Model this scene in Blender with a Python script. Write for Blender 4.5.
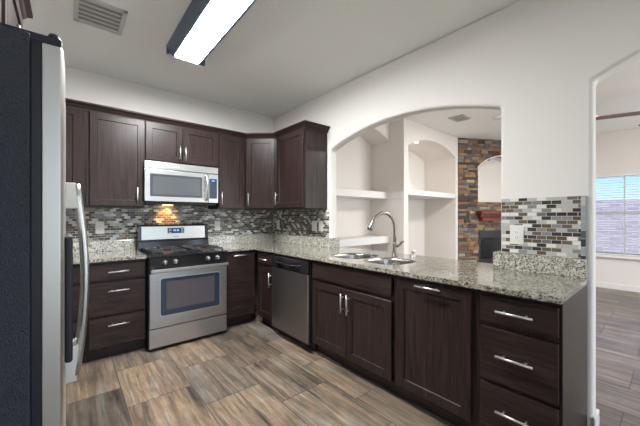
import bpy, bmesh, math, random
from mathutils import Vector, Matrix
random.seed(7)
C = bpy.context.scene
for o in list(bpy.data.objects): bpy.data.objects.remove(o)
R = math.radians

# ------------------------------------------------------------------ camera, world, lights, exposure
YAW = 0.7017
cd = bpy.data.cameras.new('camera'); cam = bpy.data.objects.new('camera', cd); C.collection.objects.link(cam)
cam.location = (0, 0, 1.285); cam.rotation_euler = (R(90), 0, -YAW)
cd.sensor_width = 36; cd.lens = 298.46 * 36 / 640; cd.shift_y = 3.23 / 640; cd.clip_start = 0.02
C.camera = cam
C.view_settings.view_transform = 'Standard'; C.view_settings.look = 'None'
C.view_settings.gamma = 1; C.view_settings.use_curve_mapping = False
C.view_settings.exposure = 1.12

wd = bpy.data.worlds.new('sky'); C.world = wd; wd.use_nodes = True
nt = wd.node_tree; nt.nodes.clear()
sk = nt.nodes.new('ShaderNodeTexSky'); sk.sky_type = 'NISHITA'; sk.sun_disc = False
sk.sun_elevation = R(48); sk.sun_rotation = R(-90); sk.air_density = 1.4; sk.dust_density = 0.2; sk.ozone_density = 3
bg = nt.nodes.new('ShaderNodeBackground'); bg.inputs[1].default_value = 0.10
ow = nt.nodes.new('ShaderNodeOutputWorld')
tint = nt.nodes.new('ShaderNodeMix'); tint.data_type = 'RGBA'; tint.blend_type = 'MULTIPLY'; tint.inputs[0].default_value = 1
tint.inputs[7].default_value = (.42, .60, .95, 1); nt.links.new(sk.outputs[0], tint.inputs[6])
nt.links.new(tint.outputs[2], bg.inputs[0]); nt.links.new(bg.outputs[0], ow.inputs[0])

def light(name, kind, loc, rot, power, col=(1, 1, 1), size=1.0, sy=None, parent=None):
    l = bpy.data.lights.new(name, kind); l.energy = power; l.color = col
    if kind == 'AREA':
        l.size = size
        if sy: l.shape = 'RECTANGLE'; l.size_y = sy
    elif kind in ('POINT', 'SPOT'): l.shadow_soft_size = size
    elif kind == 'SUN': l.angle = R(1)
    o = bpy.data.objects.new(name, l); C.collection.objects.link(o)
    o.location = loc; o.rotation_euler = rot; o.parent = parent
    return o
light('sun', 'SUN', (0, 0, 8), (0, R(-50), 0), 1.6, (1, .96, .9))
# added fill lights out of view, standing in for assumed daylight behind the camera
light('rear_fill_kitchen', 'AREA', (0.9, -3.02, 1.35), (R(90), 0, 0), 15, (.90, .97, 1), 2.6, 2.1)
light('left_wall_fill', 'AREA', (-.83, -1.4, 1.25), (R(90), 0, R(-90)), 1.0, (.92, .98, 1), 2.4, 2.3)  # added side fill in front of the solid left wall, no door there
light('rear_fill_living', 'AREA', (5.0, -3.02, 1.35), (R(90), 0, 0), 56, (.94, .98, 1), 3.4, 2.1)
# added fill light under the living room ceiling, with no fixture of its own
light('ceiling_fill_living', 'AREA', (4.4, 0.9, 2.76), (0, 0, 0), 30, (1, .98, .95), .6)

# ------------------------------------------------------------------ constants
W, TH, B, CEIL = 2.369, 0.12, 3.888, 2.775
XF, YF = 1.7316, 3.2498            # base cabinet front planes (door faces)
CT, CB = 0.915, 0.884

# ------------------------------------------------------------------ materials
def mat(name, col=(.8, .8, .8), rough=.5, metal=0, emit=None, es=0, coat=0, spec=None):
    m = bpy.data.materials.new(name); m.use_nodes = True
    b = m.node_tree.nodes['Principled BSDF']
    b.inputs['Base Color'].default_value = (*col, 1); b.inputs['Roughness'].default_value = rough
    b.inputs['Metallic'].default_value = metal
    if emit: b.inputs['Emission Color'].default_value = (*emit, 1); b.inputs['Emission Strength'].default_value = es
    if coat: b.inputs['Coat Weight'].default_value = coat; b.inputs['Coat Roughness'].default_value = .15
    if spec is not None: b.inputs['Specular IOR Level'].default_value = spec
    return m
def nodes(m): return m.node_tree.nodes, m.node_tree.links, m.node_tree.nodes['Principled BSDF']
def N(ns, t, **kw):
    n = ns.new(t)
    for k, v in kw.items(): setattr(n, k, v)
    return n
def ramp(ns, stops, interp='LINEAR'):
    r = ns.new('ShaderNodeValToRGB'); r.color_ramp.interpolation = interp
    e = r.color_ramp.elements
    while len(e) < len(stops): e.new(.5)
    for el, (p, c) in zip(e, stops): el.position = p; el.color = (*c, 1)
    return r
def s2l(*c): return tuple(((x/255)/12.92 if x/255 <= .04045 else ((x/255+.055)/1.055)**2.4) for x in c)
def mapped(ns, ls, scale=(1, 1, 1), loc=(0, 0, 0), swz=None, src='Object'):
    tc = ns.new('ShaderNodeTexCoord'); out = tc.outputs[src]
    if swz:
        sp = ns.new('ShaderNodeSeparateXYZ'); ls.new(out, sp.inputs[0]); cb = ns.new('ShaderNodeCombineXYZ')
        for i, a in enumerate(swz):
            if a is not None: ls.new(sp.outputs[a], cb.inputs[i])
        out = cb.outputs[0]
    mp = ns.new('ShaderNodeMapping'); ls.new(out, mp.inputs[0])
    mp.inputs['Scale'].default_value = scale; mp.inputs['Location'].default_value = loc
    return mp.outputs[0]
def bump(m, hsock, strength=.2, dist=.002):
    ns, ls, b = nodes(m); bn = ns.new('ShaderNodeBump'); bn.inputs['Strength'].default_value = strength
    bn.inputs['Distance'].default_value = dist; ls.new(hsock, bn.inputs['Height']); ls.new(bn.outputs[0], b.inputs['Normal'])
def mixc(ns, ls, fac, a, b_, mode='MIX'):
    mx = ns.new('ShaderNodeMix'); mx.data_type = 'RGBA'; mx.blend_type = mode
    for s, v in ((mx.inputs[0], fac), (mx.inputs[6], a), (mx.inputs[7], b_)):
        if hasattr(v, 'is_output'): ls.new(v, s)
        elif isinstance(v, tuple): s.default_value = (*v, 1)
        else: s.default_value = v
    return mx.outputs[2]

def wall_mat(name, col, scale=90, st=.25):
    m = mat(name, col, .85, spec=.2); ns, ls, b = nodes(m)
    n = N(ns, 'ShaderNodeTexNoise'); n.inputs['Scale'].default_value = scale; n.inputs['Detail'].default_value = 3
    ls.new(mapped(ns, ls), n.inputs['Vector']); bump(m, n.outputs[0], st, .004); return m
M = {}
M['wall'] = wall_mat('painted_wall', s2l(225, 221, 215))
M['wall_living'] = wall_mat('painted_living_wall', s2l(228, 221, 215))
M['ceiling'] = wall_mat('painted_ceiling', s2l(240, 240, 238), 60, .35)
M['white'] = mat('white_paint', s2l(228, 226, 222), .45)
M['plastic'] = mat('white_plastic', s2l(225, 222, 212), .35)
M['slot'] = mat('dark_slot', (.02, .02, .02), .6)

def wood(name, a, b_, swz=None, rough=.32):
    m = mat(name, a, rough, coat=0, spec=.28); ns, ls, bs = nodes(m)
    v = mapped(ns, ls, (1, 1, 1), swz=swz)
    mp = N(ns, 'ShaderNodeMapping'); ls.new(v, mp.inputs[0]); mp.inputs['Scale'].default_value = (26, 26, 1.6)
    n = N(ns, 'ShaderNodeTexNoise'); n.inputs['Scale'].default_value = 1.3; n.inputs['Detail'].default_value = 9; n.inputs['Distortion'].default_value = 1.8
    ls.new(mp.outputs[0], n.inputs['Vector'])
    r = ramp(ns, [(.3, a), (.52, tuple(.5*(p+q) for p, q in zip(a, b_))), (.72, b_)])
    ls.new(n.outputs[0], r.inputs[0]); ls.new(r.outputs[0], bs.inputs['Base Color'])
    bump(m, n.outputs[0], .35, .0015); return m
M['wood'] = wood('espresso_wood', s2l(28, 20, 18), s2l(60, 46, 43))
M['wood_h'] = wood('espresso_wood_drawer', s2l(28, 20, 18), s2l(60, 46, 43), swz=(2, 1, 0))
M['wood_dk'] = mat('espresso_toe_kick', s2l(30, 22, 21), .5)
M['crown'] = mat('espresso_molding', s2l(44, 30, 28), .5, spec=.3)
M['redwood'] = wood('mantel_wood', s2l(95, 40, 32), s2l(135, 62, 50), swz=(2, 1, 0))

def steel(name, col=s2l(200, 199, 196), rough=.28, swz=None):
    m = mat(name, col, rough, 1); ns, ls, b = nodes(m)
    v = mapped(ns, ls, (1.5, 60, 160), swz=swz)
    n = N(ns, 'ShaderNodeTexNoise'); n.inputs['Scale'].default_value = 3; n.inputs['Detail'].default_value = 4
    ls.new(v, n.inputs['Vector'])
    mr = N(ns, 'ShaderNodeMapRange'); mr.inputs[3].default_value = rough-.06; mr.inputs[4].default_value = rough+.1
    ls.new(n.outputs[0], mr.inputs[0]); ls.new(mr.outputs[0], b.inputs['Roughness']); bump(m, n.outputs[0], .04, .0005); return m
M['steel'] = steel('brushed_steel', s2l(192, 191, 189))
M['steel_door'] = steel('fridge_steel', s2l(205, 203, 198), .36)
M['steel_dark'] = steel('dishwasher_steel', s2l(158, 154, 152), .3)
M['nickel'] = mat('brushed_nickel', s2l(226, 224, 221), .42, 1)
M['nickel_dk'] = mat('satin_nickel_faucet', s2l(142, 138, 133), .34, 1)
M['black'] = mat('black_gloss', (.012, .012, .014), .12)
M['black_m'] = mat('black_matte', (.018, .018, .02), .45)
M['iron'] = mat('cast_iron', (.03, .027, .026), .5)
M['brass'] = mat('burner_brass', s2l(150, 110, 95), .45, .6)
M['glass_dk'] = mat('dark_oven_glass', s2l(46, 54, 72), .1)
M['glass_in'] = mat('oven_inner_glass', s2l(80, 76, 80), .15)
M['mwglass'] = mat('microwave_glass', s2l(78, 81, 83), .15)
M['mwframe'] = mat('microwave_window_frame', s2l(58, 60, 64), .2)
M['gasket'] = mat('dark_gasket', s2l(20, 24, 34), .5)
M['led'] = mat('display_led', (0, 0, 0), .3, emit=s2l(110, 150, 230), es=1.2)
M['display'] = mat('display_glass', s2l(48, 58, 78), .1)
m = mat('fridge_side', s2l(48, 53, 66), .34); ns, ls, b = nodes(m)
n = N(ns, 'ShaderNodeTexNoise'); n.inputs['Scale'].default_value = 260; n.inputs['Detail'].default_value = 2
ls.new(mapped(ns, ls), n.inputs['Vector']); bump(m, n.outputs[0], 1.0, .006); M['fridge_side'] = m

# granite
def granite(name, cols, dark=.40):
    m = mat(name, (.5, .5, .5), .1, coat=.3); ns, ls, b = nodes(m); v = mapped(ns, ls)
    n1 = N(ns, 'ShaderNodeTexNoise'); n1.inputs['Scale'].default_value = 45; n1.inputs['Detail'].default_value = 6; n1.inputs['Roughness'].default_value = .7
    ls.new(v, n1.inputs['Vector']); r1 = ramp(ns, [(.34, cols[0]), (.46, cols[1]), (.56, cols[2]), (.68, cols[3])]); ls.new(n1.outputs[0], r1.inputs[0])
    vo = N(ns, 'ShaderNodeTexVoronoi'); vo.inputs['Scale'].default_value = 210; ls.new(v, vo.inputs['Vector'])
    sp = N(ns, 'ShaderNodeSeparateColor'); ls.new(vo.outputs['Color'], sp.inputs[0])
    r2 = ramp(ns, [(0, (1, 1, 1)), (.82, (1, 1, 1)), (.83, (.0, .0, .0))], 'CONSTANT'); ls.new(sp.outputs[0], r2.inputs[0])
    n2 = N(ns, 'ShaderNodeTexNoise'); n2.inputs['Scale'].default_value = 90; n2.inputs['Detail'].default_value = 3; ls.new(v, n2.inputs['Vector'])
    r3 = ramp(ns, [(dark, (0, 0, 0)), (dark+.06, (1, 1, 1))]); ls.new(n2.outputs[0], r3.inputs[0])
    c = mixc(ns, ls, r2.outputs[0], s2l(95, 92, 86), r1.outputs[0])
    c = mixc(ns, ls, r3.outputs[0], s2l(58, 56, 54), c)
    ls.new(c, b.inputs['Base Color']); return m
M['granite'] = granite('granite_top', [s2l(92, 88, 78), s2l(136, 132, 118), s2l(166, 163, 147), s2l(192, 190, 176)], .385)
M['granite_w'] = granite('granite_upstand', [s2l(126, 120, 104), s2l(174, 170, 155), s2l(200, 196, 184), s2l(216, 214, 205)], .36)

# mosaic
def mosaic():
    m = mat('mosaic_tile', (.5, .5, .5), .22, spec=.6); ns, ls, b = nodes(m); v = mapped(ns, ls, swz=(0, 2, None))
    br = N(ns, 'ShaderNodeTexBrick'); br.offset = .5
    br.inputs['Color1'].default_value = (0, 0, 0, 1); br.inputs['Color2'].default_value = (1, 1, 1, 1); br.inputs['Mortar'].default_value = (.5, .5, .5, 1)
    br.inputs['Scale'].default_value = 1; br.inputs['Mortar Size'].default_value = .0018; br.inputs['Mortar Smooth'].default_value = .1
    br.inputs['Bias'].default_value = 0; br.inputs['Brick Width'].default_value = .052; br.inputs['Row Height'].default_value = .0252
    ls.new(v, br.inputs['Vector'])
    r = ramp(ns, [(0, s2l(62, 60, 62)), (.15, s2l(132, 134, 132)), (.28, s2l(92, 80, 60)), (.38, s2l(180, 180, 175)), (.50, s2l(58, 54, 54)), (.64, s2l(112, 110, 108)), (.73, s2l(218, 217, 211)), (.85, s2l(106, 94, 80))], 'CONSTANT')
    ls.new(br.outputs['Color'], r.inputs[0])
    n = N(ns, 'ShaderNodeTexNoise'); n.inputs['Scale'].default_value = 60; ls.new(v, n.inputs['Vector'])
    c = mixc(ns, ls, .15, r.outputs[0], n.outputs[0], 'SOFT_LIGHT')
    c = mixc(ns, ls, br.outputs['Fac'], c, s2l(184, 178, 168)); ls.new(c, b.inputs['Base Color'])
    inv = N(ns, 'ShaderNodeMath', operation='SUBTRACT'); inv.inputs[0].default_value = 1; ls.new(br.outputs['Fac'], inv.inputs[1])
    bump(m, inv.outputs[0], .5, .002)
    # hand-set tiles: every tile is tipped by a small angle of its own
    wn = N(ns, 'ShaderNodeTexWhiteNoise'); ls.new(br.outputs['Color'], wn.inputs['Vector'])
    sb = N(ns, 'ShaderNodeVectorMath', operation='SUBTRACT'); ls.new(wn.outputs['Color'], sb.inputs[0]); sb.inputs[1].default_value = (.5, .5, .5)
    sc = N(ns, 'ShaderNodeVectorMath', operation='SCALE'); ls.new(sb.outputs[0], sc.inputs[0]); sc.inputs['Scale'].default_value = .3
    g = N(ns, 'ShaderNodeNewGeometry'); ad = N(ns, 'ShaderNodeVectorMath', operation='ADD'); ls.new(g.outputs['Normal'], ad.inputs[0]); ls.new(sc.outputs[0], ad.inputs[1])
    nn = N(ns, 'ShaderNodeVectorMath', operation='NORMALIZE'); ls.new(ad.outputs[0], nn.inputs[0])
    bn = [n for n in ns if n.type == 'BUMP'][0]; ls.new(nn.outputs[0], bn.inputs['Normal']); return m
M['mosaic'] = mosaic()

# floor planks
def floor_mat():
    m = mat('wood_look_tile', (.3, .25, .2), .33); ns, ls, b = nodes(m); v = mapped(ns, ls, swz=(1, 0, None), loc=(-1.7475+6.15, -.716+4.12*2, 0))
    br = N(ns, 'ShaderNodeTexBrick'); br.offset = .5
    br.inputs['Color1'].default_value = (0, 0, 0, 1); br.inputs['Color2'].default_value = (1, 1, 1, 1); br.inputs['Mortar'].default_value = (.5, .5, .5, 1)
    br.inputs['Scale'].default_value = 1; br.inputs['Mortar Size'].default_value = .0028; br.inputs['Mortar Smooth'].default_value = .1
    br.inputs['Bias'].default_value = 0; br.inputs['Brick Width'].default_value = .615; br.inputs['Row Height'].default_value = .412
    ls.new(v, br.inputs['Vector'])
    sc = N(ns, 'ShaderNodeVectorMath', operation='SCALE'); ls.new(br.outputs['Color'], sc.inputs[0]); sc.inputs['Scale'].default_value = 31
    ad = N(ns, 'ShaderNodeVectorMath', operation='ADD'); ls.new(v, ad.inputs[0]); ls.new(sc.outputs[0], ad.inputs[1])
    def grain(scale, det, dist=.6, s=(2.2, 30, 1)):
        mp = N(ns, 'ShaderNodeMapping'); mp.inputs['Scale'].default_value = s; ls.new(ad.outputs[0], mp.inputs[0])
        n = N(ns, 'ShaderNodeTexNoise'); n.inputs['Scale'].default_value = scale; n.inputs['Detail'].default_value = det
        n.inputs['Distortion'].default_value = dist; n.inputs['Roughness'].default_value = .65; ls.new(mp.outputs[0], n.inputs['Vector']); return n.outputs[0]
    g1 = grain(1, 12, .5, (2.2, 34, 1)); g2 = grain(1, 4, .3, (1.2, 9, 1)); g3 = grain(1, 3, .2, (3, 3.5, 1))
    r1 = ramp(ns, [(.36, s2l(52, 47, 44)), (.45, s2l(98, 90, 82)), (.54, s2l(138, 128, 115)), (.68, s2l(182, 173, 160))]); ls.new(g1, r1.inputs[0])
    r2 = ramp(ns, [(.34, s2l(70, 66, 66)), (.44, s2l(122, 112, 100)), (.53, s2l(148, 128, 108)), (.62, s2l(146, 144, 138)), (.72, s2l(178, 170, 158))]); ls.new(g2, r2.inputs[0])
    c = mixc(ns, ls, .5, r1.outputs[0], r2.outputs[0])
    r3 = ramp(ns, [(0, (.50, .51, .54)), (.22, (.92, .84, .76)), (.42, (.74, .74, .74)), (.60, (1.10, .97, .84)), (.80, (1.0, .99, .95)), (1, (.58, .56, .56))]); ls.new(br.outputs['Color'], r3.inputs[0])
    c = mixc(ns, ls, 1.0, c, r3.outputs[0], 'MULTIPLY')
    r4 = ramp(ns, [(.35, (.60, .61, .64)), (.6, (.96, .94, .91))]); ls.new(g3, r4.inputs[0])
    c = mixc(ns, ls, .8, c, r4.outputs[0], 'MULTIPLY')
    c = mixc(ns, ls, br.outputs['Fac'], c, s2l(66, 60, 56)); ls.new(c, b.inputs['Base Color'])
    inv = N(ns, 'ShaderNodeMath', operation='SUBTRACT'); inv.inputs[0].default_value = 1; ls.new(br.outputs['Fac'], inv.inputs[1])
    bump(m, inv.outputs[0], .5, .002); return m
M['floor'] = floor_mat()

def island(name, stops, rough=.8, bs=40):
    m = mat(name, (.4, .3, .2), rough); ns, ls, b = nodes(m)
    g = N(ns, 'ShaderNodeNewGeometry'); r = ramp(ns, stops, 'CONSTANT'); ls.new(g.outputs['Random Per Island'], r.inputs[0])
    n = N(ns, 'ShaderNodeTexNoise'); n.inputs['Scale'].default_value = bs; n.inputs['Detail'].default_value = 5; ls.new(mapped(ns, ls), n.inputs['Vector'])
    c = mixc(ns, ls, .5, r.outputs[0], n.outputs[0], 'SOFT_LIGHT'); ls.new(c, b.inputs['Base Color']); bump(m, n.outputs[0], .6, .008); return m
M['stone'] = island('ledger_stone', [(0, s2l(122, 98, 76)), (.16, s2l(98, 90, 90)), (.28, s2l(146, 120, 86)), (.40, s2l(72, 60, 56)), (.56, s2l(162, 146, 126)), (.66, s2l(112, 82, 62)), (.80, s2l(126, 116, 110)), (.93, s2l(142, 98, 62))])
M['block'] = None
m = mat('block_wall', (.5, .5, .5), .9); ns, ls, b = nodes(m)
br = N(ns, 'ShaderNodeTexBrick'); br.inputs['Color1'].default_value = (*s2l(214, 204, 208), 1); br.inputs['Color2'].default_value = (*s2l(176, 164, 176), 1)
br.inputs['Mortar'].default_value = (*s2l(215, 210, 215), 1); br.inputs['Scale'].default_value = 1; br.inputs['Brick Width'].default_value = .22; br.inputs['Row Height'].default_value = .09; br.inputs['Mortar Size'].default_value = .008
ls.new(mapped(ns, ls, swz=(1, 2, None)), br.inputs['Vector']); ls.new(br.outputs[0], b.inputs['Base Color']); M['block'] = m
M['ground'] = mat('yard_ground', s2l(170, 155, 140), .95)
M['glass'] = mat('window_glass', (1, 1, 1), 0); M['glass'].node_tree.nodes['Principled BSDF'].inputs['Transmission Weight'].default_value = 1
M['glass'].node_tree.nodes['Principled BSDF'].inputs['IOR'].default_value = 1.02
M['blind'] = mat('blind_slat', s2l(235, 235, 238), .5)
M['blade'] = mat('fan_blade_wood', s2l(112, 82, 70), .4)
M['lens'] = mat('fluorescent_lens', (1, 1, 1), .4, emit=(.97, .985, 1), es=68)
M['fixture'] = mat('fixture_metal', s2l(92, 106, 124), .45, .2)
M['bulb'] = mat('lamp_glow', (1, 1, 1), .4, emit=(1, .93, .82), es=5)
M['vent'] = mat('vent_paint', s2l(196, 194, 190), .5)
M['louver'] = mat('louver_grey', s2l(150, 148, 144), .6)
M['firebox'] = mat('firebox_black', s2l(14, 15, 22), .4)

# ------------------------------------------------------------------ mesh helpers
class MB:
    def __init__(s): s.bm = bmesh.new()
    def box(s, x0, x1, y0, y1, z0, z1, bev=0, seg=2):
        t = bmesh.new(); bmesh.ops.create_cube(t, size=1)
        for v in t.verts:
            v.co = Vector((x0+(v.co.x+.5)*(x1-x0), y0+(v.co.y+.5)*(y1-y0), z0+(v.co.z+.5)*(z1-z0)))
        if bev: bmesh.ops.bevel(t, geom=t.edges[:], offset=bev, segments=seg, profile=.5, affect='EDGES')
        s.add(t); return s
    def add(s, t):
        me = bpy.data.meshes.new('t'); t.to_mesh(me); t.free(); s.bm.from_mesh(me); bpy.data.meshes.remove(me)
    def tube(s, pts, r, seg=12, cap=True, flat=None):
        pts = [Vector(p) for p in pts]; n = len(pts); rr = r if isinstance(r, (list, tuple)) else [r]*n
        t = bmesh.new(); rings = []; up = None
        for i, p in enumerate(pts):
            d = (pts[min(i+1, n-1)]-pts[max(i-1, 0)]).normalized()
            if up is None: up = Vector((0, 0, 1)) if abs(d.z) < .9 else Vector((1, 0, 0))
            a = d.cross(up).normalized(); up = a.cross(d).normalized()
            rings.append([t.verts.new(p+(a*math.cos(2*math.pi*k/seg)*(flat or 1)+up*math.sin(2*math.pi*k/seg))*rr[i]) for k in range(seg)])
        for i in range(n-1):
            for k in range(seg): t.faces.new((rings[i][k], rings[i][(k+1) % seg], rings[i+1][(k+1) % seg], rings[i+1][k]))
        if cap: t.faces.new(rings[0][::-1]); t.faces.new(rings[-1])
        for f in t.faces: f.smooth = True
        bmesh.ops.recalc_face_normals(t, faces=t.faces[:]); s.add(t); return s
    def cyl(s, p, q, r, seg=20): return s.tube([p, q], r, seg)
    def lathe(s, prof, c=(0, 0, 0), seg=24):
        t = bmesh.new(); rings = []
        for (r, z) in prof: rings.append([t.verts.new((c[0]+r*math.cos(2*math.pi*k/seg), c[1]+r*math.sin(2*math.pi*k/seg), c[2]+z)) for k in range(seg)])
        for i in range(len(rings)-1):
            for k in range(seg): t.faces.new((rings[i][k], rings[i][(k+1) % seg], rings[i+1][(k+1) % seg], rings[i+1][k]))
        t.faces.new(rings[0][::-1]); t.faces.new(rings[-1])
        for f in t.faces: f.smooth = True
        s.add(t); return s
    def prism(s, poly, a0, a1, axis='y'):
        # poly in the plane perpendicular to axis, extruded from a0 to a1
        t = bmesh.new()
        def P(u, v, a): return {'y': (u, a, v), 'x': (a, u, v), 'z': (u, v, a)}[axis]
        A = [t.verts.new(P(u, v, a0)) for u, v in poly]; Bv = [t.verts.new(P(u, v, a1)) for u, v in poly]
        t.faces.new(A); t.faces.new(Bv[::-1]); n = len(poly)
        for i in range(n): t.faces.new((A[i], A[(i+1) % n], Bv[(i+1) % n], Bv[i]))
        bmesh.ops.recalc_face_normals(t, faces=t.faces[:]); s.add(t); return s
    def build(s, name, m, parent=None, loc=(0, 0, 0), bevel=0, kind=None, seg=2):
        me = bpy.data.meshes.new(name); s.bm.to_mesh(me); s.bm.free()
        me.materials.append(M[m] if isinstance(m, str) else m)
        o = bpy.data.objects.new(name, me); C.collection.objects.link(o); o.location = loc
        if parent: o.parent = parent
        if bevel:
            b = o.modifiers.new('bevel', 'BEVEL'); b.width = bevel; b.segments = seg; b.limit_method = 'ANGLE'; b.angle_limit = R(40)
        if kind: o['kind'] = kind
        return o
def tag(o, label, cat, group=None):
    o['label'] = label; o['category'] = cat
    if group: o['group'] = group
    return o
def thing(name, label, cat, loc=(0, 0, 0), rz=0, group=None):
    o = bpy.data.objects.new(name, None); C.collection.objects.link(o); o.location = loc; o.rotation_euler = (0, 0, rz)
    o.empty_display_size = .1
    return tag(o, label, cat, group)
def box(name, m, a, parent=None, bev=0, kind=None):
    return MB().box(*a, bev).build(name, m, parent, kind=kind)
def arc(u0, u1, spring, apex, n=24):
    # points of a circular segment arch from u0 to u1
    h = apex-spring; w = abs(u1-u0)/2; rad = (w*w+h*h)/(2*h); c = (u0+u1)/2; cz = apex-rad
    out = []
    for i in range(n+1):
        u = u0+(u1-u0)*i/n; out.append((u, cz+math.sqrt(max(rad*rad-(u-c)**2, 0))))
    out[0] = (u0, spring); out[-1] = (u1, spring); return out

# ------------------------------------------------------------------ structure
box('floor', 'floor', (-1.0, 7.5, -3.3, 4.1, -.1, 0), kind='structure')
box('ceiling', 'ceiling', (-1.0, 7.6, -3.3, 4.1, CEIL, CEIL+.12), kind='structure')
box('wall_back', 'wall', (-1.0, W+TH, B, B+.12, 0, CEIL), kind='structure')
box('wall_left', 'wall', (-1.0, -.85, -3.1, B, 0, CEIL), kind='structure')

# kitchen side wall with two arches, one connected sheet given thickness
A1 = arc(.800, 2.622, 2.067, 2.235); A2 = arc(-1.15, .305, 2.094, 2.27)
bm = bmesh.new(); cache = {}
def V(y, z):
    k = (round(y, 5), round(z, 5))
    if k not in cache: cache[k] = bm.verts.new((W, y, z))
    return cache[k]
def F(*p): bm.faces.new([V(*q) for q in p])
F((2.622, 0), (B, 0), (B, CEIL), (2.622, CEIL), (2.622, 2.067), (2.622, CB-.004))
F((.305, 0), (.8, 0), (.8, CB-.004), (.8, 2.067), (.8, CEIL), (.305, CEIL), (.305, 2.094))
F((-3.1, 0), (-1.15, 0), (-1.15, 2.094), (-1.15, CEIL), (-3.1, CEIL))
F((.8, 0), (2.622, 0), (2.622, CB-.004), (.8, CB-.004))
for A in (A1, A2):
    for (p, q) in zip(A, A[1:]): F(p, q, (q[0], CEIL), (p[0], CEIL))
bmesh.ops.recalc_face_normals(bm, faces=bm.faces[:])
r = bmesh.ops.extrude_face_region(bm, geom=bm.faces[:])
bmesh.ops.translate(bm, vec=(TH, 0, 0), verts=[g for g in r['geom'] if isinstance(g, bmesh.types.BMVert)])
bmesh.ops.recalc_face_normals(bm, faces=bm.faces[:])
mb = MB(); mb.bm.free(); mb.bm = bm
mb.build('wall_right', 'wall', kind='structure', bevel=.024, seg=5)

# rear wall with two large window openings (behind the camera)
mb = MB()
mb.box(-1.0, -.5, -3.25, -3.1, 0, CEIL); mb.box(2.3, 3.2, -3.25, -3.1, 0, CEIL); mb.box(6.8, 7.5, -3.25, -3.1, 0, CEIL)
mb.box(-.5, 2.3, -3.25, -3.1, 2.45, CEIL); mb.box(3.2, 6.8, -3.25, -3.1, 2.45, CEIL)
mb.build('wall_rear', 'wall', kind='structure')

# east living wall with window opening
WY0, WY1, WZ0, WZ1 = -.10, 1.20, .60, 2.035
mb = MB(); mb.box(7.35, 7.5, -3.1, WY0, 0, CEIL); mb.box(7.35, 7.5, WY1, 3.5, 0, CEIL)
mb.box(7.35, 7.5, WY0, WY1, 0, WZ0); mb.box(7.35, 7.5, WY0, WY1, WZ1, CEIL)
mb.build('wall_living_side', 'wall_living', kind='structure')

# living back wall with two arched niches
mb = MB(); NB = 3.28
mb.box(W+TH, 5.9, NB, NB+.1, 0, CEIL)                                     # niche backs
mb.box(W+TH, 2.56, 2.9, NB, 0, CEIL)
a = arc(2.56, 3.90, 2.47, 2.635)
mb.prism([(2.56, CEIL)]+a+[(3.90, CEIL)], 2.9, NB)
mb.box(3.90, 4.015, 2.64, NB, 0, CEIL)
a = arc(4.015, 5.57, 2.385, 2.565)
mb.prism([(4.015, CEIL)]+a+[(5.57, CEIL)], 2.64, NB)
mb.box(5.57, 5.66, 2.64, NB, 0, CEIL)
mb.build('wall_living_back', 'wall_living', kind='structure')

# window, baseboards
def win():
    o = MB(); y0, y1, z0, z1 = WY0, WY1, WZ0, WZ1
    for a in ((y0, y0+.05, z0, z1), (y1-.05, y1, z0, z1), (y0, y1, z0, z0+.05), (y0, y1, z1-.05, z1), (y0, y1, 1.32, 1.37), (.54, .56, z0, z1)):
        o.box(7.42, 7.47, *a, .004)
    o = o.build('window_1', 'white', kind='structure')
    MB().box(7.44, 7.446, y0+.03, y1-.03, z0+.03, z1-.03).build('pane', 'glass', o)
    MB().box(7.28, 7.42, y0-.06, y1+.06, z0-.045, z0, .006).build('window_sill', 'white', o)
win()
BBP = .095
box('baseboard_living_side', 'white', (7.335, 7.35, -3.1, 1.62, 0, BBP), kind='structure', bev=.004)
mb = MB(); mb.box(2.36, W+TH+.013, .292, .306, 0, BBP, .005); mb.box(W+TH-.001, W+TH+.013, .292, 2.6, 0, BBP, .004); mb.build('baseboard_pier', 'white', kind='structure')
mb = MB(); mb.box(4.02, 5.565, NB-.014, NB, 0, BBP, .004); mb.box(2.565, 3.895, NB-.014, NB, 0, BBP, .004); mb.build('baseboard_living_back', 'white', kind='structure')
# exterior
box('yard_ground', 'ground', (7.6, 40, -20, 20, -.2, -.05), kind='structure')
tag(box('block_fence', 'block', (11, 11.2, -8, 10, -.05, 1.72)), 'pale mauve block wall in the yard outside the blinds', 'fence wall')

# ------------------------------------------------------------------ cabinets
def handle(parent, p, L=.16, vert=False, side=-1):
    # bar pull centred at p on a front whose face is y=p[1]
    x, y, z = p; mb = MB(); d = Vector((0, 0, 1)) if vert else Vector((1, 0, 0)); c = Vector((x, y-.033, z))
    mb.cyl(c-d*L/2, c+d*L/2, .0062, 12)
    for s in (-1, 1):
        q = c+d*L*.3*s; mb.cyl(q, q+Vector((0, .034, 0)), .0045, 10)
    return mb.build('handle', 'nickel', parent)
def shaker(x0, x1, z0, z1, t=.02, fr=.058):
    bm = bmesh.new()
    # frame with recessed centre panel
    def ring(ix, y): return [bm.verts.new((x, y, z)) for x, z in ((x0+ix, z0+ix), (x1-ix, z0+ix), (x1-ix, z1-ix), (x0+ix, z1-ix))]
    rs = [ring(0, t), ring(0, .002), ring(.002, 0), ring(fr, 0), ring(fr+.004, .009), ring(fr+.006, .009)]
    for a, b in zip(rs, rs[1:]):
        for k in range(4): bm.faces.new((a[k], a[(k+1) % 4], b[(k+1) % 4], b[k]))
    bm.faces.new(rs[-1]); bm.faces.new(rs[0][::-1]); bmesh.ops.recalc_face_normals(bm, faces=bm.faces[:])
    mb = MB(); mb.bm.free(); mb.bm = bm; return mb
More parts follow.
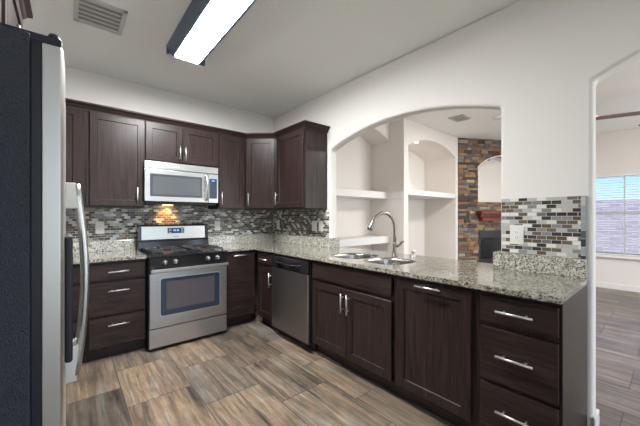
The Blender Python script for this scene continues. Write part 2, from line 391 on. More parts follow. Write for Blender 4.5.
def cabinet(name, label, loc, rz, w, z0, z1, depth, fronts, toe=True, cat='cabinet', group=None, hollow=False):
    t = thing(name, label, cat, loc, rz, group)
    mb = MB()
    if hollow:
        for a in ((0, .018, .021, depth, z0, z1), (w-.018, w, .021, depth, z0, z1), (.018, w-.018, .021, depth, z0, z0+.018), (.018, w-.018, depth-.012, depth, z0+.018, z1),
                  (.018, w-.018, .021, .040, z1-.04, z1), (.018, w-.018, .021, .040, .67, .735), (w/2-.02, w/2+.02, .021, .040, z0+.018, .67)): mb.box(*a)
    else: mb.box(0, w, .021, depth, z0, z1, .0015)
    mb.build('body', 'wood', t)
    if toe: box('toe_kick', 'wood_dk', (0, w, .085, depth, 0, z0), t)
    for f in fronts:
        k = f[0]; x0, x1, a, b = f[1:5]
        if k == 'door': d = shaker(x0, x1, a, b).build('door', 'wood', t)
        else: d = MB().box(x0, x1, 0, .02, a, b, .003).build('drawer' if k == 'drawer' else 'panel', 'wood_h', t)
        if len(f) > 5 and f[5]:
            hx, hz, vert = f[5][:3]; L = f[5][3] if len(f[5]) > 3 else .16
            handle(d, (hx, 0, hz), L, vert)
    return t
Z3 = ((.718, .858), (.408, .688), (.125, .384))
# left run: two drawer stacks
def stack(w, hz=True): return [('drawer', .017, w-.006, a, b, (w/2+.005, (b-.07) if i else .787, False)) for i, (a, b) in enumerate(Z3)]
YL = YF
cabinet('drawer_cabinet', 'dark brown three drawer base cabinet between the refrigerator and the range', (.122, YL, 0), 0, .451, .1, CB-.002, .63, stack(.451))
cabinet('drawer_cabinet', 'dark brown base cabinet mostly hidden behind the refrigerator handle', (-.33, YL, 0), 0, .450, .1, CB-.002, .63, stack(.450))
# right of range on the back wall
cabinet('base_cabinet', 'dark narrow base cabinet with one tall slab door right of the range', (1.342, YL, 0), 0, .386, .1, CB-.002, .63,
        [('panel', .03, .375, .125, .858, (.18, .833, False))])
# right run, from the corner towards the camera
RZ = -math.pi/2
cabinet('corner_base_cabinet', 'dark narrow base cabinet with small drawer over door beside the dishwasher', (XF, 3.225, 0), RZ, .385, .1, CB-.002, .63,
        [('drawer', .03, .372, .735, .858, (.2, .79, False)), ('door', .03, .372, .125, .705, (.335, .575, True))])
cabinet('sink_cabinet', 'dark two-door base cabinet under the sink', (XF, 2.185, 0), RZ, .935, .1, CB-.002, .63,
        [('panel', .027, .908, .718, .858, None), ('door', .027, .4655, .125, .688, (.434, .573, True)), ('door', .4695, .908, .125, .688, (.500, .573, True))], hollow=True)
cabinet('trash_pullout_cabinet', 'dark base cabinet with one wide pull-out door and horizontal handle', (XF, 1.249, 0), RZ, .54, .1, CB-.002, .63,
        [('door', .016, .514, .125, .858, (.262, .838, False, .17))])
cabinet('drawer_cabinet', 'dark three drawer base cabinet at the open end of the counter', (XF, .708, 0), RZ, .378, .1, CB-.002, .63,
        [('drawer', .023, .366, a, b, (.191, z, False, .165)) for (a, b), z in zip(Z3, (.789, .556, .268))])

# uppers
UB, UT, YU = 1.376, 2.290, 3.538
YUB = .345
cabinet('upper_cabinet', 'dark upper cabinet at far left, partly behind the refrigerator door', (-.50, YU, 0), 0, .628, UB, UT, YUB, [('door', .10, .595, UB+.015, 2.272, None)], toe=False)
cabinet('upper_cabinet', 'tall dark single-door upper cabinet left of the microwave', (.130, YU, 0), 0, .484, UB, UT, YUB, [('door', .027, .478, UB+.012, 2.272, (.412, 1.50, True))], toe=False)
cabinet('microwave_cabinet', 'short dark two-door upper cabinet above the microwave', (.616, YU, 0), 0, .768, 1.866, UT, YUB,
        [('door', .006, .361, 1.878, 2.272, (.333, 1.985, True)), ('door', .367, .764, 1.878, 2.272, (.392, 1.985, True))], toe=False)
cabinet('upper_cabinet', 'narrow dark single-door upper cabinet right of the microwave', (1.386, YU, 0), 0, .366, UB, UT, YUB, [('door', .01, .334, UB+.012, 2.272, (.034, 1.50, True))], toe=False)
# diagonal corner: pentagon body
dg = thing('corner_upper_cabinet', 'dark diagonal upper cabinet in the kitchen corner', 'cabinet', (1.759, 3.558, 0), -math.pi/4)
def d2l(x, y):
    dx, dy = x-1.759, y-3.558; c, s = math.cos(math.pi/4), math.sin(math.pi/4); return (dx*c-dy*s, dx*s+dy*c)
MB().prism([d2l(*p) for p in ((1.759, 3.560), (2.0385, 3.2805), (W-.004, 3.2805), (W-.004, B-.004), (1.759, B-.004))], UB, UT, 'z').build('body', 'wood', dg)
d = shaker(.018, .378, UB+.012, 2.272).build('door', 'wood', dg, loc=(0, -.0215, 0)); handle(d, (.046, 0, 1.50), .16, True)
cabinet('upper_cabinet', 'dark upper cabinet on the side wall next to the arch', (2.019, 3.278, 0), RZ, .613, UB, UT, .346, [('door', .03, .59, UB+.012, 2.272, (.062, 1.505, True))], toe=False)

# crown molding swept along the tops
def crown(path, name, label=None, parent=None, prof=None, m='crown'):
    prof = prof or [(0, 2.272), (.010, 2.272), (.012, 2.288), (.022, 2.298), (.030, 2.312), (.045, 2.324), (.050, 2.328), (.050, 2.343), (0, 2.343)]
    bm = bmesh.new(); P = [Vector(p) for p in path]; rings = []
    for i, p in enumerate(P):
        ns_ = []
        if i > 0: d = (P[i]-P[i-1]).normalized(); ns_.append(Vector((d.y, -d.x)))
        if i < len(P)-1: d = (P[i+1]-P[i]).normalized(); ns_.append(Vector((d.y, -d.x)))
        n = sum(ns_, Vector((0, 0))); n.normalize(); k = 1/n.dot(ns_[0])
        rings.append([bm.verts.new((p.x+n.x*o*k, p.y+n.y*o*k, z)) for o, z in prof])
    m_ = len(prof)
    for a, b in zip(rings, rings[1:]):
        for k in range(m_): bm.faces.new((a[k], a[(k+1) % m_], b[(k+1) % m_], b[k]))
    bm.faces.new(rings[0]); bm.faces.new(rings[-1][::-1]); bmesh.ops.recalc_face_normals(bm, faces=bm.faces[:])
    mb = MB(); mb.bm.free(); mb.bm = bm; return mb.build(name, m, parent)
o = crown([(-.5, 3.556), (1.757, 3.556), (2.037, 3.276), (2.037, 2.662), (W-.002, 2.662)], 'crown_molding')
tag(o, 'dark stepped crown molding along the top of the upper cabinets', 'molding')

# ------------------------------------------------------------------ over-fridge cabinet and refrigerator
t = thing('refrigerator_cabinet', 'dark cabinet above the refrigerator with its own crown', 'cabinet', (-.21, 2.13, 0), math.pi/2)
# local x -> +y world, local y -> -x world ; origin moved to near end
t.location = (-.172, 1.10, 0)
MB().box(0, 1.03, .021, .645, 1.83, 2.290, .002).build('body', 'wood', t)
for a, b, hx in ((.012, .512, .47), (.518, 1.018, .56)):
    d = shaker(a, b, 1.842, 2.272).build('door', 'wood', t); handle(d, (hx, 0, 1.93), .13, True)
crown([(-.005, .018), (1.03, .018), (1.03, .645)], 'crown', parent=t)

fr = thing('refrigerator', 'side-by-side stainless refrigerator with dark grey sides in the left foreground', 'refrigerator', (-.4, 1.56, 0))
def L(x, y, z=0): return (x+.4, y-1.56, z)
def fbox(name, m, x0, x1, y0, y1, z0, z1, bev=0, parent=None, seg=2):
    return MB().box(x0+.4, x1+.4, y0-1.56, y1-1.56, z0, z1, bev, seg).build(name, m, parent or fr)
fbox('case', 'fridge_side', -.81, -.076, 1.100, 2.010, .03, 1.775, .006)
fbox('gasket', 'gasket', -.076, -.0545, 1.108, 2.002, .09, 1.755, .002)
fbox('base_grille', 'black_m', -.14, -.076, 1.12, 1.99, 0, .09)
def fdoor(y0, y1):
    # slightly bowed front with rounded vertical edges
    pts = []
    n = 40; yc = (y0+y1)/2
    for i in range(n+1):
        u = -1+2*i/n; y = yc+u*(y1-y0)/2
        x = -.0095+.003*(1-u*u) - .006*(max(0, abs(u)-.9)/.1)**2
        pts.append((x, y))
    poly = [(-.054, y0+.002)]+[(x, y) for x, y in pts]+[(-.054, y1-.002)]
    mb = MB(); mb.prism([(x+.4, y-1.56) for x, y in poly], .09, 1.757, 'z')
    return mb.build('door', 'steel_door', fr, bevel=.003)
d1 = fdoor(1.103, 1.512); d2 = fdoor(1.520, 2.006)
for y in (1.14, 1.965): 
    fbox('hinge_cap', 'gasket', -.14, -.012, y-.025, y+.03, 1.757, 1.785, .006)
    MB().lathe([(.014, 0), (.014, .018), (.010, .026)], L(-.03, y, 1.775)).build('hinge_knob', 'black_m', fr)
# dispenser on the freezer door
fbox('dispenser', 'gasket', -.008, .012, 1.19, 1.43, .835, 1.225, .008, d1)
# handles: bowed flat bars with end blocks
def fhandle(y, par):
    pts = []; z0, z1 = .68, 1.408
    for i in range(15):
        u = i/14; z = z0+(z1-z0)*u; x = .024+.028*math.sin(math.pi*u); pts.append(L(x, y, z))
    h = MB(); h.tube(pts, .013, 12, flat=1.0).build('handle', 'steel', par)
    b = MB(); b.prism([(-.008+.4, 1.412), (.024+.4, 1.412), (.040+.4, 1.315), (-.008+.4, 1.315)], y-1.56-.012, y-1.56+.012)
    b.build('handle_bracket', 'white', par, bevel=.003)
    b = MB(); b.prism([(-.008+.4, .77), (.012+.4, .785), (.034+.4, .80), (.026+.4, .658), (-.008+.4, .658)], y-1.56-.012, y-1.56+.012)
    b.build('handle_bracket', 'nickel', par, bevel=.003)
fhandle(1.475, d1); fhandle(1.556, d2)

# ------------------------------------------------------------------ countertops
def rrect(x0, x1, y0, y1, r, n=6):
    out = []
    for cx, cy, a0 in ((x1-r, y1-r, 0), (x0+r, y1-r, 90), (x0+r, y0+r, 180), (x1-r, y0+r, 270)):
        for i in range(n+1): a = R(a0+90*i/n); out.append((cx+r*math.cos(a), cy+r*math.sin(a)))
    return out
def slab(outer, holes, z0, z1):
    bm = bmesh.new(); edges = []
    for loop in [outer]+holes:
        vs = [bm.verts.new((x, y, z0)) for x, y in loop]
        edges += [bm.edges.new((vs[i], vs[(i+1) % len(vs)])) for i in range(len(vs))]
    bmesh.ops.triangle_fill(bm, edges=edges, use_beauty=True)
    r = bmesh.ops.extrude_face_region(bm, geom=bm.faces[:])
    bmesh.ops.translate(bm, vec=(0, 0, z1-z0), verts=[g for g in r['geom'] if isinstance(g, bmesh.types.BMVert)])
    bmesh.ops.recalc_face_normals(bm, faces=bm.faces[:])
    mb = MB(); mb.bm.free(); mb.bm = bm; return mb
XE, YE = XF-.025, YF-.025
def bowl_outline(y0, y1, x0, x1, n=40, p=3.2, bulge=.0):
    cx, cy = (x0+x1)/2, (y0+y1)/2; out = []
    for i in range(n):
        a = 2*math.pi*i/n; c, s = math.cos(a), math.sin(a)
        k = (abs(c)**p+abs(s)**p)**(-1/p); out.append((cx+(x1-x0)/2*c*k, cy+(y1-y0)/2*s*k))
    return out
BL = bowl_outline(1.735, 2.125, 1.845, 2.265); BR_ = bowl_outline(1.335, 1.700, 1.845, 2.245)
outer = [(1.340, YE), (XE, YE), (XE, .326), (W-.002, .326), (W-.002, .802), (2.535, .802), (2.535, 2.620), (W-.002, 2.620), (W-.002, B-.002), (1.340, B-.002)]
ct = thing('countertop', 'L-shaped speckled grey beige granite countertop holding the sink', 'countertop', (1.9, 1.8, CB))
def lo(o, w=(1.9, 1.8, CB)): 
    for v in o.data.vertices: v.co -= Vector(w)
    return o
lo(slab(outer, [BL, BR_], CB, CT).build('slab', 'granite', ct, bevel=.003))
UZ = 1.025
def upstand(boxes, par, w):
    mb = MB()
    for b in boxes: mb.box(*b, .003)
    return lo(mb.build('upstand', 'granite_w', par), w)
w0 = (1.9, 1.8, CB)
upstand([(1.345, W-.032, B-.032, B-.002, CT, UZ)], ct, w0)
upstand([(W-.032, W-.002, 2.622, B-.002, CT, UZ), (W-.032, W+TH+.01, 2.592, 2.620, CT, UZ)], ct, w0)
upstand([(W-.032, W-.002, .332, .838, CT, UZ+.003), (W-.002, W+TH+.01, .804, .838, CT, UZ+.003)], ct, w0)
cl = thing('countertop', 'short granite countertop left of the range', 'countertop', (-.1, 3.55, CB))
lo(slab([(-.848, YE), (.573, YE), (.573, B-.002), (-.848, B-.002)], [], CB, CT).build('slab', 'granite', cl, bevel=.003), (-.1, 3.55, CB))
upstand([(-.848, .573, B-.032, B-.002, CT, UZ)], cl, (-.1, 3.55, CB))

# ------------------------------------------------------------------ mosaic backsplashes (local x along the wall)
def splash(label, loc, rz, w, z0, z1, edge=False):
    o = MB().box(0, w, -.010, 0, z0, z1).build('backsplash', 'mosaic', loc=loc); o.rotation_euler = (0, 0, rz); tag(o, label, 'tile backsplash')
    if edge:
        mb = MB(); mb.box(w-.022, w, -.013, -.0101, z0, z1); mb.build('edge_tile', 'edge', o)
    return o
def edge_m():
    m = mat('edge_tile_mix', (.5, .5, .5), .15); ns, ls, b = nodes(m); v = mapped(ns, ls, swz=(2, 0, None))
    br = N(ns, 'ShaderNodeTexBrick'); br.offset = 0
    br.inputs['Color1'].default_value = (0, 0, 0, 1); br.inputs['Color2'].default_value = (1, 1, 1, 1); br.inputs['Mortar'].default_value = (.5, .5, .5, 1)
    br.inputs['Scale'].default_value = 1; br.inputs['Mortar Size'].default_value = .0018; br.inputs['Brick Width'].default_value = .05; br.inputs['Row Height'].default_value = .5
    ls.new(v, br.inputs['Vector']); r = ramp(ns, [(0, s2l(60, 62, 70)), (.35, s2l(150, 156, 160)), (.6, s2l(88, 92, 98)), (.8, s2l(184, 186, 184))], 'CONSTANT')
    ls.new(br.outputs['Color'], r.inputs[0]); c = mixc(ns, ls, br.outputs['Fac'], r.outputs[0], s2l(190, 186, 178)); ls.new(c, b.inputs['Base Color']); return m
M['edge'] = edge_m()
splash('long mosaic tile backsplash on the back wall behind the range', (-.85, B-.001, 0), 0, W+.85-.002, UZ+.001, UB-.001)
box_up = MB().box(0, .77, -.009, 0, UB-.001, 1.46).build('backsplash', 'mosaic', loc=(.6, B-.001, 0)); tag(box_up, 'strip of mosaic tile right under the microwave', 'tile backsplash')
splash('mosaic tile backsplash on the side wall under the end upper cabinet', (W-.001, B-.012, 0), RZ, B-.012-2.632, UZ+.001, UB-.001)
splash('square patch of mosaic tile between the two arched openings', (W-.001, .788, 0), RZ, .452, UZ+.004, 1.407, True)

def plate(label, loc, rz, w, h, kind='outlet', grp=None, name='outlet_plate'):
    t = thing(name, label, 'outlet' if kind == 'outlet' else 'light switch', loc, rz, grp)
    MB().box(-w/2, w/2, -.006, 0, -h/2, h/2, .002).build('cover_plate', 'plastic', t)
    if kind == 'outlet':
        face = MB().box(-.0165, .0165, -.0085, -.0055, -.034, .034, .001).build('receptacle', 'white', t)
        for s in (-1, 1):
            for dx in (-.0055, .0055): MB().box(dx-.0012, dx+.0012, -.0092, -.0080, s*.018-.005, s*.018+.005).build('slot', 'slot', face)
            MB().cyl((0, -.0080, s*.018-.010), (0, -.0092, s*.018-.010), .0022, 8).build('ground_hole', 'slot', face)
    else: MB().box(-.016, .016, -.010, -.006, -.034, .034, .002).build('rocker', 'white', t)
    return t
plate('white wall outlet left of the range on the mosaic tile', (.257, B-.011, 1.165), 0, .075, .125)
plate('white switch plate right of the range backguard', (1.505, B-.011, 1.16), 0, .075, .125, 'switch', name='switch_plate')
plate('small white outlet on the side wall close to the kitchen corner', (W-.011, 3.737, 1.163), RZ, .08, .125)
plate('white switch plate nearer the corner of the pair by the arch', (W-.011, 2.895, 1.163), RZ, .095, .125, 'switch', name='switch_plate')
plate('white switch plate nearer the arch edge of the pair by the arch', (W-.011, 2.77, 1.163), RZ, .08, .125, 'switch', name='switch_plate')
plate('white outlet on the mosaic patch between the two arches', (W-.011, .693, 1.158), RZ, .082, .13)

# ------------------------------------------------------------------ sink
def bowl(outline, par, zt, zb):
    cx = sum(p[0] for p in outline)/len(outline); cy = sum(p[1] for p in outline)/len(outline)
    bm = bmesh.new(); rings = []
    for z, k in ((zt, .999), (zt, .965), (zt-.02, .95), (zb+.04, .90), (zb+.012, .84), (zb, .72), (zb-.004, .16)):
        rings.append([bm.verts.new((cx+(x-cx)*k-2.05, cy+(y-cy)*k-1.74, z-CB)) for x, y in outline])
    n = len(outline)
    for a, b in zip(rings, rings[1:]):
        for i in range(n): bm.faces.new((a[i], a[(i+1) % n], b[(i+1) % n], b[i])).smooth = True
    bm.faces.new(rings[-1]); bmesh.ops.recalc_face_normals(bm, faces=bm.faces[:])
    for f in bm.faces: f.normal_flip() if False else None
    mb = MB(); mb.bm.free(); mb.bm = bm; o = mb.build('bowl', 'sinksteel', par)
    MB().lathe([(.042, 0), (.042, .003), (.030, .004), (.012, -.001)], (cx-2.05, cy-1.74, zb-CB-.001)).build('drain', 'nickel', o)
M['sinksteel'] = mat('sink_steel', s2l(160, 158, 154), .24, 1)
sk_ = thing('sink', 'double bowl stainless steel sink set into the granite', 'sink', (2.05, 1.74, CB))
bowl(BL, sk_, CT-.004, .72); bowl(BR_, sk_, CT-.004, .75)

# faucet: reaches over the sink
fa = thing('faucet', 'brushed nickel gooseneck faucet with pull-down spray head', 'faucet', (2.325, 1.672, CT))
MB().lathe([(.030, 0), (.030, .006), (.024, .012), (.020, .05), (.019, .11), (.016, .13)]).build('base', 'nickel_dk', fa)
dirv = Vector((-.98, .12)).normalized(); pts = [(0, 0, .10), (0, 0, .20), (0, 0, .255)]
rad = .145
for i in range(1, 15):
    a = math.pi*i/14*.86; q = rad-rad*math.cos(a); pts.append((dirv.x*q, dirv.y*q, .255+rad*math.sin(a)))
MB().tube(pts, .0145, 14).build('neck', 'nickel_dk', fa)
e = Vector(pts[-1]); dd = (Vector(pts[-1])-Vector(pts[-2])).normalized()
MB().tube([e-dd*.03, e-dd*.01, e+dd*.06, e+dd*.075], [.015, .019, .025, .022], 14).build('spray_head', 'nickel_dk', fa)
MB().tube([(0, 0, .085), (.01, -.035, .105), (.015, -.055, .12)], [.017, .015, .011], 12).tube([(.015, -.05, .115), (.0, -.075, .135), (-.03, -.12, .145)], [.010, .008, .006], 10).build('lever', 'nickel_dk', fa)
sd = MB().lathe([(.019, 0), (.019, .008), (.015, .012), (.015, .045), (.018, .048), (.018, .064), (.012, .068)]).build('air_gap_cap', 'nickel', loc=(2.36, 1.50, CT))
tag(sd, 'short nickel cap standing on the granite right of the faucet', 'air gap cap')

# ------------------------------------------------------------------ dishwasher
dw = thing('dishwasher', 'stainless dishwasher with black control band between base cabinets', 'dishwasher', (XF, 2.838, 0), RZ)
MB().box(.002, .650, .0, .60, .095, .878).build('body', 'black_m', dw)
MB().box(.004, .648, -.028, 0, .088, .735, .006).build('door_panel', 'steel_dark', dw)
MB().box(.004, .648, -.032, 0, .738, .862, .008).build('control_band', 'black', dw)
hb = MB().tube([(.10, -.030, .81), (.13, -.045, .80), (.32, -.050, .795), (.51, -.045, .80), (.54, -.030, .81)], [.008, .011, .012, .011, .008], 12).build('handle', 'black', dw)
MB().box(.002, .650, .06, .6, 0, .094).build('toe_kick', 'black_m', dw)

M['knobm'] = mat('knob_satin', s2l(120, 120, 124), .35, .6)
# ------------------------------------------------------------------ range (local: x 0..755, front y=0)
X0, YR = .5785, 3.1635
rg = thing('range', 'stainless and black freestanding gas range with backguard', 'stove', (X0, YR, 0))
MB().box(.002, .756, .02, .69, .02, .895, .003).build('body', 'black_m', rg)
MB().box(.004, .754, 0, .02, .035, .212, .004).build('drawer', 'steel', rg)
# oven door with window
od = MB().box(.004, .754, -.008, .02, .222, .742, .005).build('oven_door', 'steel', rg)
def rr_xz(x0, x1, z0, z1, r): return rrect(x0, x1, z0, z1, r, 5)
MB().prism(rr_xz(.092, .676, .325, .693, .025), -.0105, -.0075).build('window_trim', 'nickel', od)
MB().prism(rr_xz(.098, .670, .331, .687, .022), -.012, -.0100).build('window', 'glass_dk', od)
MB().prism(rr_xz(.150, .615, .385, .655, .008), -.0128, -.0118).build('inner_window', 'glass_in', od)
h = MB().box(.006, .752, -.060, -.042, .752, .786, .006)
for x in (.03, .728): h.box(x-.02, x+.02, -.045, 0, .756, .782, .004)
h.build('handle', 'steel', rg)
MB().prism([(-.012, .800), (-.022, .892), (.03, .892), (.03, .792)], .004, .754, 'x').build('control_panel', 'black', rg, bevel=.002)
for x in (.132, .226, .542, .643):
    k = MB(); k.tube([(x, -.015, .842), (x, -.030, .843)], .024, 20); k.tube([(x, -.030, .843), (x, -.050, .844)], [.021, .018], 20)
    k = k.build('knob', 'knobm', rg); MB().tube([(x, -.049, .844), (x, -.052, .844)], [.0155, .0145], 20).build('knob_face', 'nickel_dk', k)
    MB().box(x-.004, x+.004, -.056, -.048, .829, .860, .002).build('knob_grip', 'nickel', k)
MB().box(0, .758, -.028, .548, .892, .912, .006).build('cooktop', 'black', rg)
for cx, cy in ((.19, .15), (.19, .44), (.57, .15), (.57, .44)):
    b_ = MB().lathe([(.048, 0), (.048, .008), (.036, .010)], (cx, cy, .912)).build('burner', 'brass', rg)
    MB().lathe([(.034, 0), (.036, .004), (.030, .010), (.010, .011)], (cx, cy, .922)).build('burner_cap', 'iron', b_)
for gx in (.035, .415):
    g = MB(); x0, x1, y0, y1, z = gx, gx+.31, .03, .535, .945
    for a in ((x0, x1, y0, y0+.012), (x0, x1, y1-.012, y1), (x0, x0+.012, y0, y1), (x1-.012, x1, y0, y1), (x0, x1, .294, .306)): g.box(a[0], a[1], a[2], a[3], z-.012, z, .003)
    mx = (x0+x1)/2
    for cy in (.15, .44):
        g.box(mx-.006, mx+.006, cy-.12, cy-.035, z-.012, z+.002, .002); g.box(mx-.006, mx+.006, cy+.035, cy+.12, z-.012, z+.002, .002)
        g.box(x0, mx-.035, cy-.006, cy+.006, z-.012, z+.002, .002); g.box(mx+.035, x1, cy-.006, cy+.006, z-.012, z+.002, .002)
    for x in (x0+.006, x1-.006):
        for y in (y0+.006, .30, y1-.006): g.cyl((x, y, .911), (x, y, z-.006), .007, 8)
    g.build('grate', 'iron', rg)
bgd = MB().prism([(.55, .905), (.560, 1.00), (.574, 1.02), (.582, 1.178), (.592, 1.188), (.66, 1.188), (.70, .905)], .002, .756, 'x').build('backguard', 'black', rg, bevel=.002)
MB().prism([(.570, 1.025), (.5775, 1.168), (.592, 1.168), (.587, 1.025)], .035, .715, 'x').build('steel_face', 'steel', bgd)
q = MB().prism([(.5705, 1.088), (.5745, 1.152), (.587, 1.152), (.584, 1.088)], .295, .475, 'x').build('display', 'display', bgd)
mb = MB()
for i, x in enumerate((.358, .372, .393, .407)): mb.box(x, x+.009, .5705, .5745, 1.112, 1.134)
mb.build('clock_digits', 'led', q)
for x in (.31, .325, .44, .455):
    mb = MB()
    for z in (1.10, 1.12, 1.138): mb.box(x, x+.009, .570, .5745, z-.003, z+.003)
    mb.build('buttons', 'nickel', q)
MB().box(.352, .418, .569, .5745, 1.048, 1.056, .001).build('badge', 'nickel_dk', bgd)

# ------------------------------------------------------------------ microwave
mw = thing('microwave', 'stainless over-the-range microwave under the short cabinet', 'microwave', (.597, 3.488, 1.437))
wmw = .770
MB().box(.0195, wmw-.006, .0225, .384, .0, .421, .003).build('body', 'black_m', mw)
MB().box(0, wmw, .0, .022, .345, .421, .004).build('vent_strip', 'steel', mw)
MB().box(.27, .34, -.001, .001, .378, .390, .0004).build('badge', 'nickel', mw)
d = MB().box(0, .650, -.002, .022, .003, .341, .005).build('door', 'steel', mw)
MB().prism(rrect(.052, .580, .056, .292, .006, 3), -.004, -.001).build('window_frame', 'mwframe', d)
MB().prism(rrect(.078, .556, .080, .268, .004, 3), -.0055, -.0035).build('window', 'mwglass', d)
MB().tube([(.625, -.006, .03), (.625, -.040, .055), (.625, -.048, .17), (.625, -.040, .29), (.625, -.006, .32)], .0115, 12).build('handle', 'steel', d)
c_ = MB().box(.652, wmw, -.002, .022, .003, .341, .005).build('control_panel', 'steel', mw)
q = MB().box(.662, .752, -.0045, -.001, .055, .285, .001).build('keypad', 'display', c_)
MB().box(.690, .725, -.006, -.004, .255, .268).build('clock_digits', 'led', q)
mb = MB()
for i in range(5):
    for j in range(3): mb.box(.672+j*.026, .690+j*.026, -.0058, -.004, .075+i*.032, .090+i*.032)
mb.build('buttons', 'mwframe', q)
MB().box(.02, wmw-.02, .03, .38, -.022, -.001, .003).build('underside_tray', 'black_m', mw)
lp = MB().box(.30, .42, .30, .36, -.027, -.0215, .001).build('cooktop_lamp', 'bulbw', mw) if False else None
M['bulbw'] = mat('warm_lamp_lens', (1, .8, .5), .4, emit=(1, .55, .22), es=6)
MB().box(.24, .34, .27, .33, -.026, -.0215, .001).build('cooktop_lamp', 'bulbw', mw)
light('cooktop_glow', 'SPOT', (.29, .30, -.04), (R(38), 0, 0), 3.2, (1, .45, .13), .02, parent=mw).data.spot_size = R(75)

# ------------------------------------------------------------------ ceiling fixtures
cl_ = thing('ceiling_light', 'rectangular fluorescent ceiling light over the kitchen aisle', 'ceiling light', (.82, 2.22, CEIL))
pr = [(-.168, 0), (-.150, -.03), (-.120, -.082), (.120, -.082), (.150, -.03), (.168, 0)]
mb = MB(); hl = .615
mb.prism([(-.165, -.001), (-.165, -.018), (-.118, -.080), (-.104, -.082), (-.104, -.001)], -hl, hl)
mb.prism([(.165, -.001), (.165, -.018), (.118, -.080), (.104, -.082), (.104, -.001)], -hl, hl)
mb.box(-.165, .165, hl-.0, hl+.012, -.082, -.001, .003); mb.box(-.165, .165, -hl-.012, -hl, -.082, -.001, .003)
mb.build('housing', 'fixture', cl_)
MB().box(-.098, .098, -hl+.004, hl-.004, -.087, -.055, .006, 3).build('lens', 'lens', cl_)

def vent(label, x0, x1, y0, y1, along='x', grp=None):
    t = thing('ceiling_vent', label, 'air vent', ((x0+x1)/2, (y0+y1)/2, CEIL)); w, d = (x1-x0)/2, (y1-y0)/2; f = .028
    mb = MB(); mb.box(-w, w, -d, -d+f, -.012, -.001, .002); mb.box(-w, w, d-f, d, -.012, -.001, .002); mb.box(-w, -w+f, -d, d, -.012, -.001, .002); mb.box(w-f, w, -d, d, -.012, -.001, .002)
    mb.build('frame', 'vent', t)
    MB().box(-w+f, w-f, -d+f, d-f, -.003, -.0005).build('backing', 'louver', t)
    mb = MB(); n = 6 if d > .15 else 5; s_ = (d-f)/n
    for i in range(n):
        y = -d+f+.006+i*(2*(d-f)-.012)/(n-1)
        mb.prism([(y-s_*.8, -.0095), (y-s_*.8+.001, -.011), (y+s_*.6, -.005), (y+s_*.6, -.0035)], -w+f, w-f, 'x')
    mb.build('louvers', 'vent', t); return t
vent('white louvered ceiling vent near the refrigerator', .032, .335, 2.56, 2.92)
vent('small vent in the living room ceiling seen through the arch', 4.40, 4.68, 1.98, 2.20)
sm = MB().lathe([(.07, 0), (.07, -.02), (.05, -.032)], (0, 0, 0)).build('smoke_detector', 'white', loc=(4.93, 1.70, CEIL-.001)); tag(sm, 'round white disc on the living room ceiling beyond the arch', 'smoke detector')
# recessed lamp in the arched niche soffit
rc = thing('recessed_light', 'small recessed spotlight in the top of the arched niche', 'recessed light', (4.50, 2.80, 2.545))
MB().lathe([(.045, 0), (.045, -.012), (.034, -.014)]).build('trim_ring', 'white', rc)
MB().lathe([(.030, -.014), (.030, -.018), (.02, -.020)]).build('lamp', 'bulb', rc)
light('niche_lamp_light', 'SPOT', (0, 0, -.03), (0, 0, 0), 8, (1, .93, .84), .03, parent=rc).data.spot_size = R(110)

# ------------------------------------------------------------------ niche shelves
o = MB().box(2.562, 3.898, 2.94, NB-.002, 1.565, 1.668, .003).box(3.884, 3.898, 2.66, 2.95, 1.565, 1.668, .002).build('niche_shelf', 'white'); tag(o, 'upper white shelf of the niche behind the faucet', 'shelf')
o = MB().box(2.562, 3.898, 2.9, NB-.002, .865, .970, .003).build('niche_shelf', 'white'); tag(o, 'lower white shelf of the niche just above the counter', 'shelf')
o = MB().box(4.017, 5.568, 2.645, NB-.002, 1.62, 1.705, .003).build('niche_shelf', 'white'); tag(o, 'white shelf inside the niche with the recessed spotlight', 'shelf')

# ------------------------------------------------------------------ corner fireplace
FA = math.atan2(-.5, .87); FWD = 1.93
fp = thing('fireplace', 'stacked stone corner fireplace seen through the arch', 'fireplace', (5.665, 2.64, 0), FA)
s0, s1 = .43, 1.50; fz0, fz1 = .36, 1.02; nz0, nsp, nap = 1.58, 2.24, 2.452
mb = MB(); Dp = .30
mb.box(0, s0, .02, Dp, 0, CEIL); mb.box(s1, FWD, .02, Dp, 0, CEIL); mb.box(s0, s1, .02, Dp, 0, fz0); mb.box(s0, s1, .02, Dp, fz1, nz0)
mb.prism([(s0, CEIL)]+arc(s0, s1, nsp, nap)+[(s1, CEIL)], .02, Dp); mb.box(0, FWD, Dp, Dp+.04, 0, CEIL)
mb.build('niche_core', 'wall_living', fp)
st = MB(); z = 0; rs = random.Random(3)
def excl(z0, z1):
    zm = (z0+z1)/2
    if fz0 < zm < fz1: return (s0, s1)
    if nz0 < zm < nsp: return (s0, s1)
    if nsp <= zm < nap:
        h = nap-nsp; w = (s1-s0)/2; rad_ = (w*w+h*h)/(2*h); dz = zm-(nap-rad_); hw = math.sqrt(max(rad_**2-dz*dz, 0)); c = (s0+s1)/2; return (c-hw, c+hw)
    return None
while z < CEIL-.01:
    h = min(rs.choice((.036, .045, .055, .065)), CEIL-z-.001); ex = excl(z, z+h); s = 0
    while s < FWD-.005:
        l = rs.uniform(.07, .26); e = min(s+l, FWD)
        segs = [(s, e)]
        if ex:
            segs = []
            if s < ex[0]: segs.append((s, min(e, ex[0])))
            if e > ex[1]: segs.append((max(s, ex[1]), e))
        for a, b in segs:
            if b-a > .01: st.box(a+.0015, b-.0015, rs.uniform(-.028, .0), .03, z+.0015, z+h-.0015, .003, 1)
        s = e
    z += h
o = st.build('stone_facing', 'stone', fp)
lm = MB(); g_ = .02
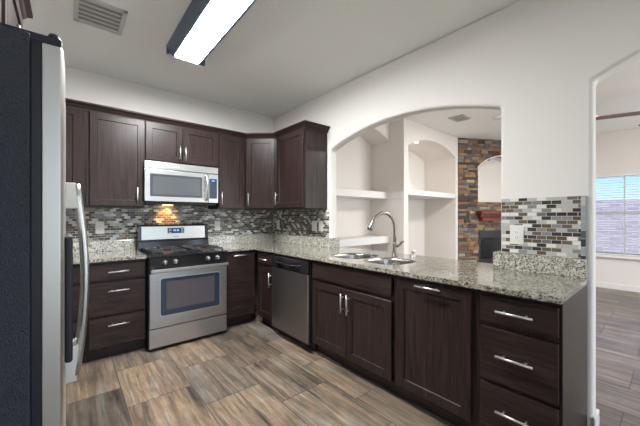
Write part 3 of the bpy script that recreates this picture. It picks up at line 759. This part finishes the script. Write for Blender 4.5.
inn = [(s0, nz0)]+arc(s0, s1, nsp, nap)+[(s1, nz0)]; out_ = [(s0-g_, nz0-g_)]+arc(s0-g_, s1+g_, nsp, nap+g_)+[(s1+g_, nz0-g_)]
for i in range(len(inn)-1): lm.prism([inn[i], out_[i], out_[i+1], inn[i+1]], -.031, .03)
lm.prism([(s0, nz0), (s0-g_, nz0-g_), (s1+g_, nz0-g_), (s1, nz0)], -.031, .03)
lm.build('niche_liner', 'wall_living', fp)
MB().box(.385, FWD-.385, -.16, -.02, 1.325, 1.387, .004).box(.41, FWD-.41, -.10, -.02, 1.27, 1.325, .006).box(.43, FWD-.43, -.13, -.02, 1.195, 1.262, .004).build('mantel', 'redwood', fp)
MB().box(s0+.005, s1-.005, .20, .22, fz0, fz1).build('firebox_back', 'firebox', fp)
mb = MB()
for a in ((s0+.003, s0+.05, fz0+.002, fz1-.003), (s1-.05, s1-.003, fz0+.002, fz1-.003), (s0+.003, s1-.003, fz1-.16, fz1-.003), (s0+.003, s1-.003, fz0+.002, fz0+.10)): mb.box(a[0], a[1], -.005, .05, a[2], a[3], .005)
mb.build('firebox_frame', 'firebox', fp)
MB().box(s0+.05, s1-.05, .02, .026, fz0+.1, fz1-.16).build('firebox_glass', 'black', fp)

# ------------------------------------------------------------------ blinds and fan
bl = thing('window_blind', 'white horizontal slat blind on the far window', 'blind', (7.375, .55, WZ1))
MB().box(-.025, .03, -.64, .64, -.05, -.002, .003).build('headrail', 'white', bl)
mb = MB(); nsl = 31
for i in range(nsl):
    z = -.075-i*.0435; mb.prism([(-.022, z-.008), (-.022, z-.005), (.022, z+.007), (.022, z+.004)], -.635, .635)
o = mb.build('slats', 'blind', bl)
# prism with axis y: polygon (x,z)
MB().box(-.02, .02, -.635, .635, -.075-nsl*.0435-.01, -.075-nsl*.0435+.01, .003).build('bottom_rail', 'white', bl)
mb = MB()
for y in (-.45, .0, .45): mb.box(-.026, -.024, y-.004, y+.004, -1.42, -.04)
mb.build('ladder_cord', 'white', bl)

fn = thing('ceiling_fan', 'ceiling fan with brown wood blades in the living room', 'ceiling fan', (5.06, -.02, 0))
MB().cyl((0, 0, CEIL-.001), (0, 0, 2.50), .014, 12).lathe([(.07, 0), (.07, -.02), (.03, -.05)], (0, 0, CEIL-.001)).build('downrod', 'white', fn)
MB().lathe([(.05, .07), (.105, .05), (.11, 0), (.09, -.05), (.05, -.06)], (0, 0, 2.47)).build('motor', 'white', fn)
for k in range(4):
    a = R(112+90*k); c, s = math.cos(a), math.sin(a)
    o = MB().prism([(.17, -.055), (.66, -.07), (.68, -.05), (.68, .05), (.66, .07), (.17, .055)], -.004, .004, 'z').build('blade', 'blade', fn)
    o.location = (0, 0, 2.455); o.rotation_euler = (R(4), 0, a)
    p = MB().box(.09, .22, -.02, .02, 2.462, 2.468, .001).build('blade_arm', 'white', fn); p.rotation_euler = (0, 0, a)

# repeats share a group
GR = {'upper_cabinet': 'upper cabinets', 'corner_upper_cabinet': 'upper cabinets', 'microwave_cabinet': 'upper cabinets', 'drawer_cabinet': 'base cabinets', 'base_cabinet': 'base cabinets',
      'corner_base_cabinet': 'base cabinets', 'sink_cabinet': 'base cabinets', 'trash_pullout_cabinet': 'base cabinets', 'outlet_plate': 'wall outlets', 'switch_plate': 'switch plates',
      'niche_shelf': 'niche shelves', 'ceiling_vent': 'ceiling vents', 'backsplash': 'mosaic backsplashes', 'countertop': 'granite countertops'}
for o in C.objects:
    n = o.name.split('.')[0]
    if n in GR and o.parent is None and 'label' in o: o['group'] = GR[n]
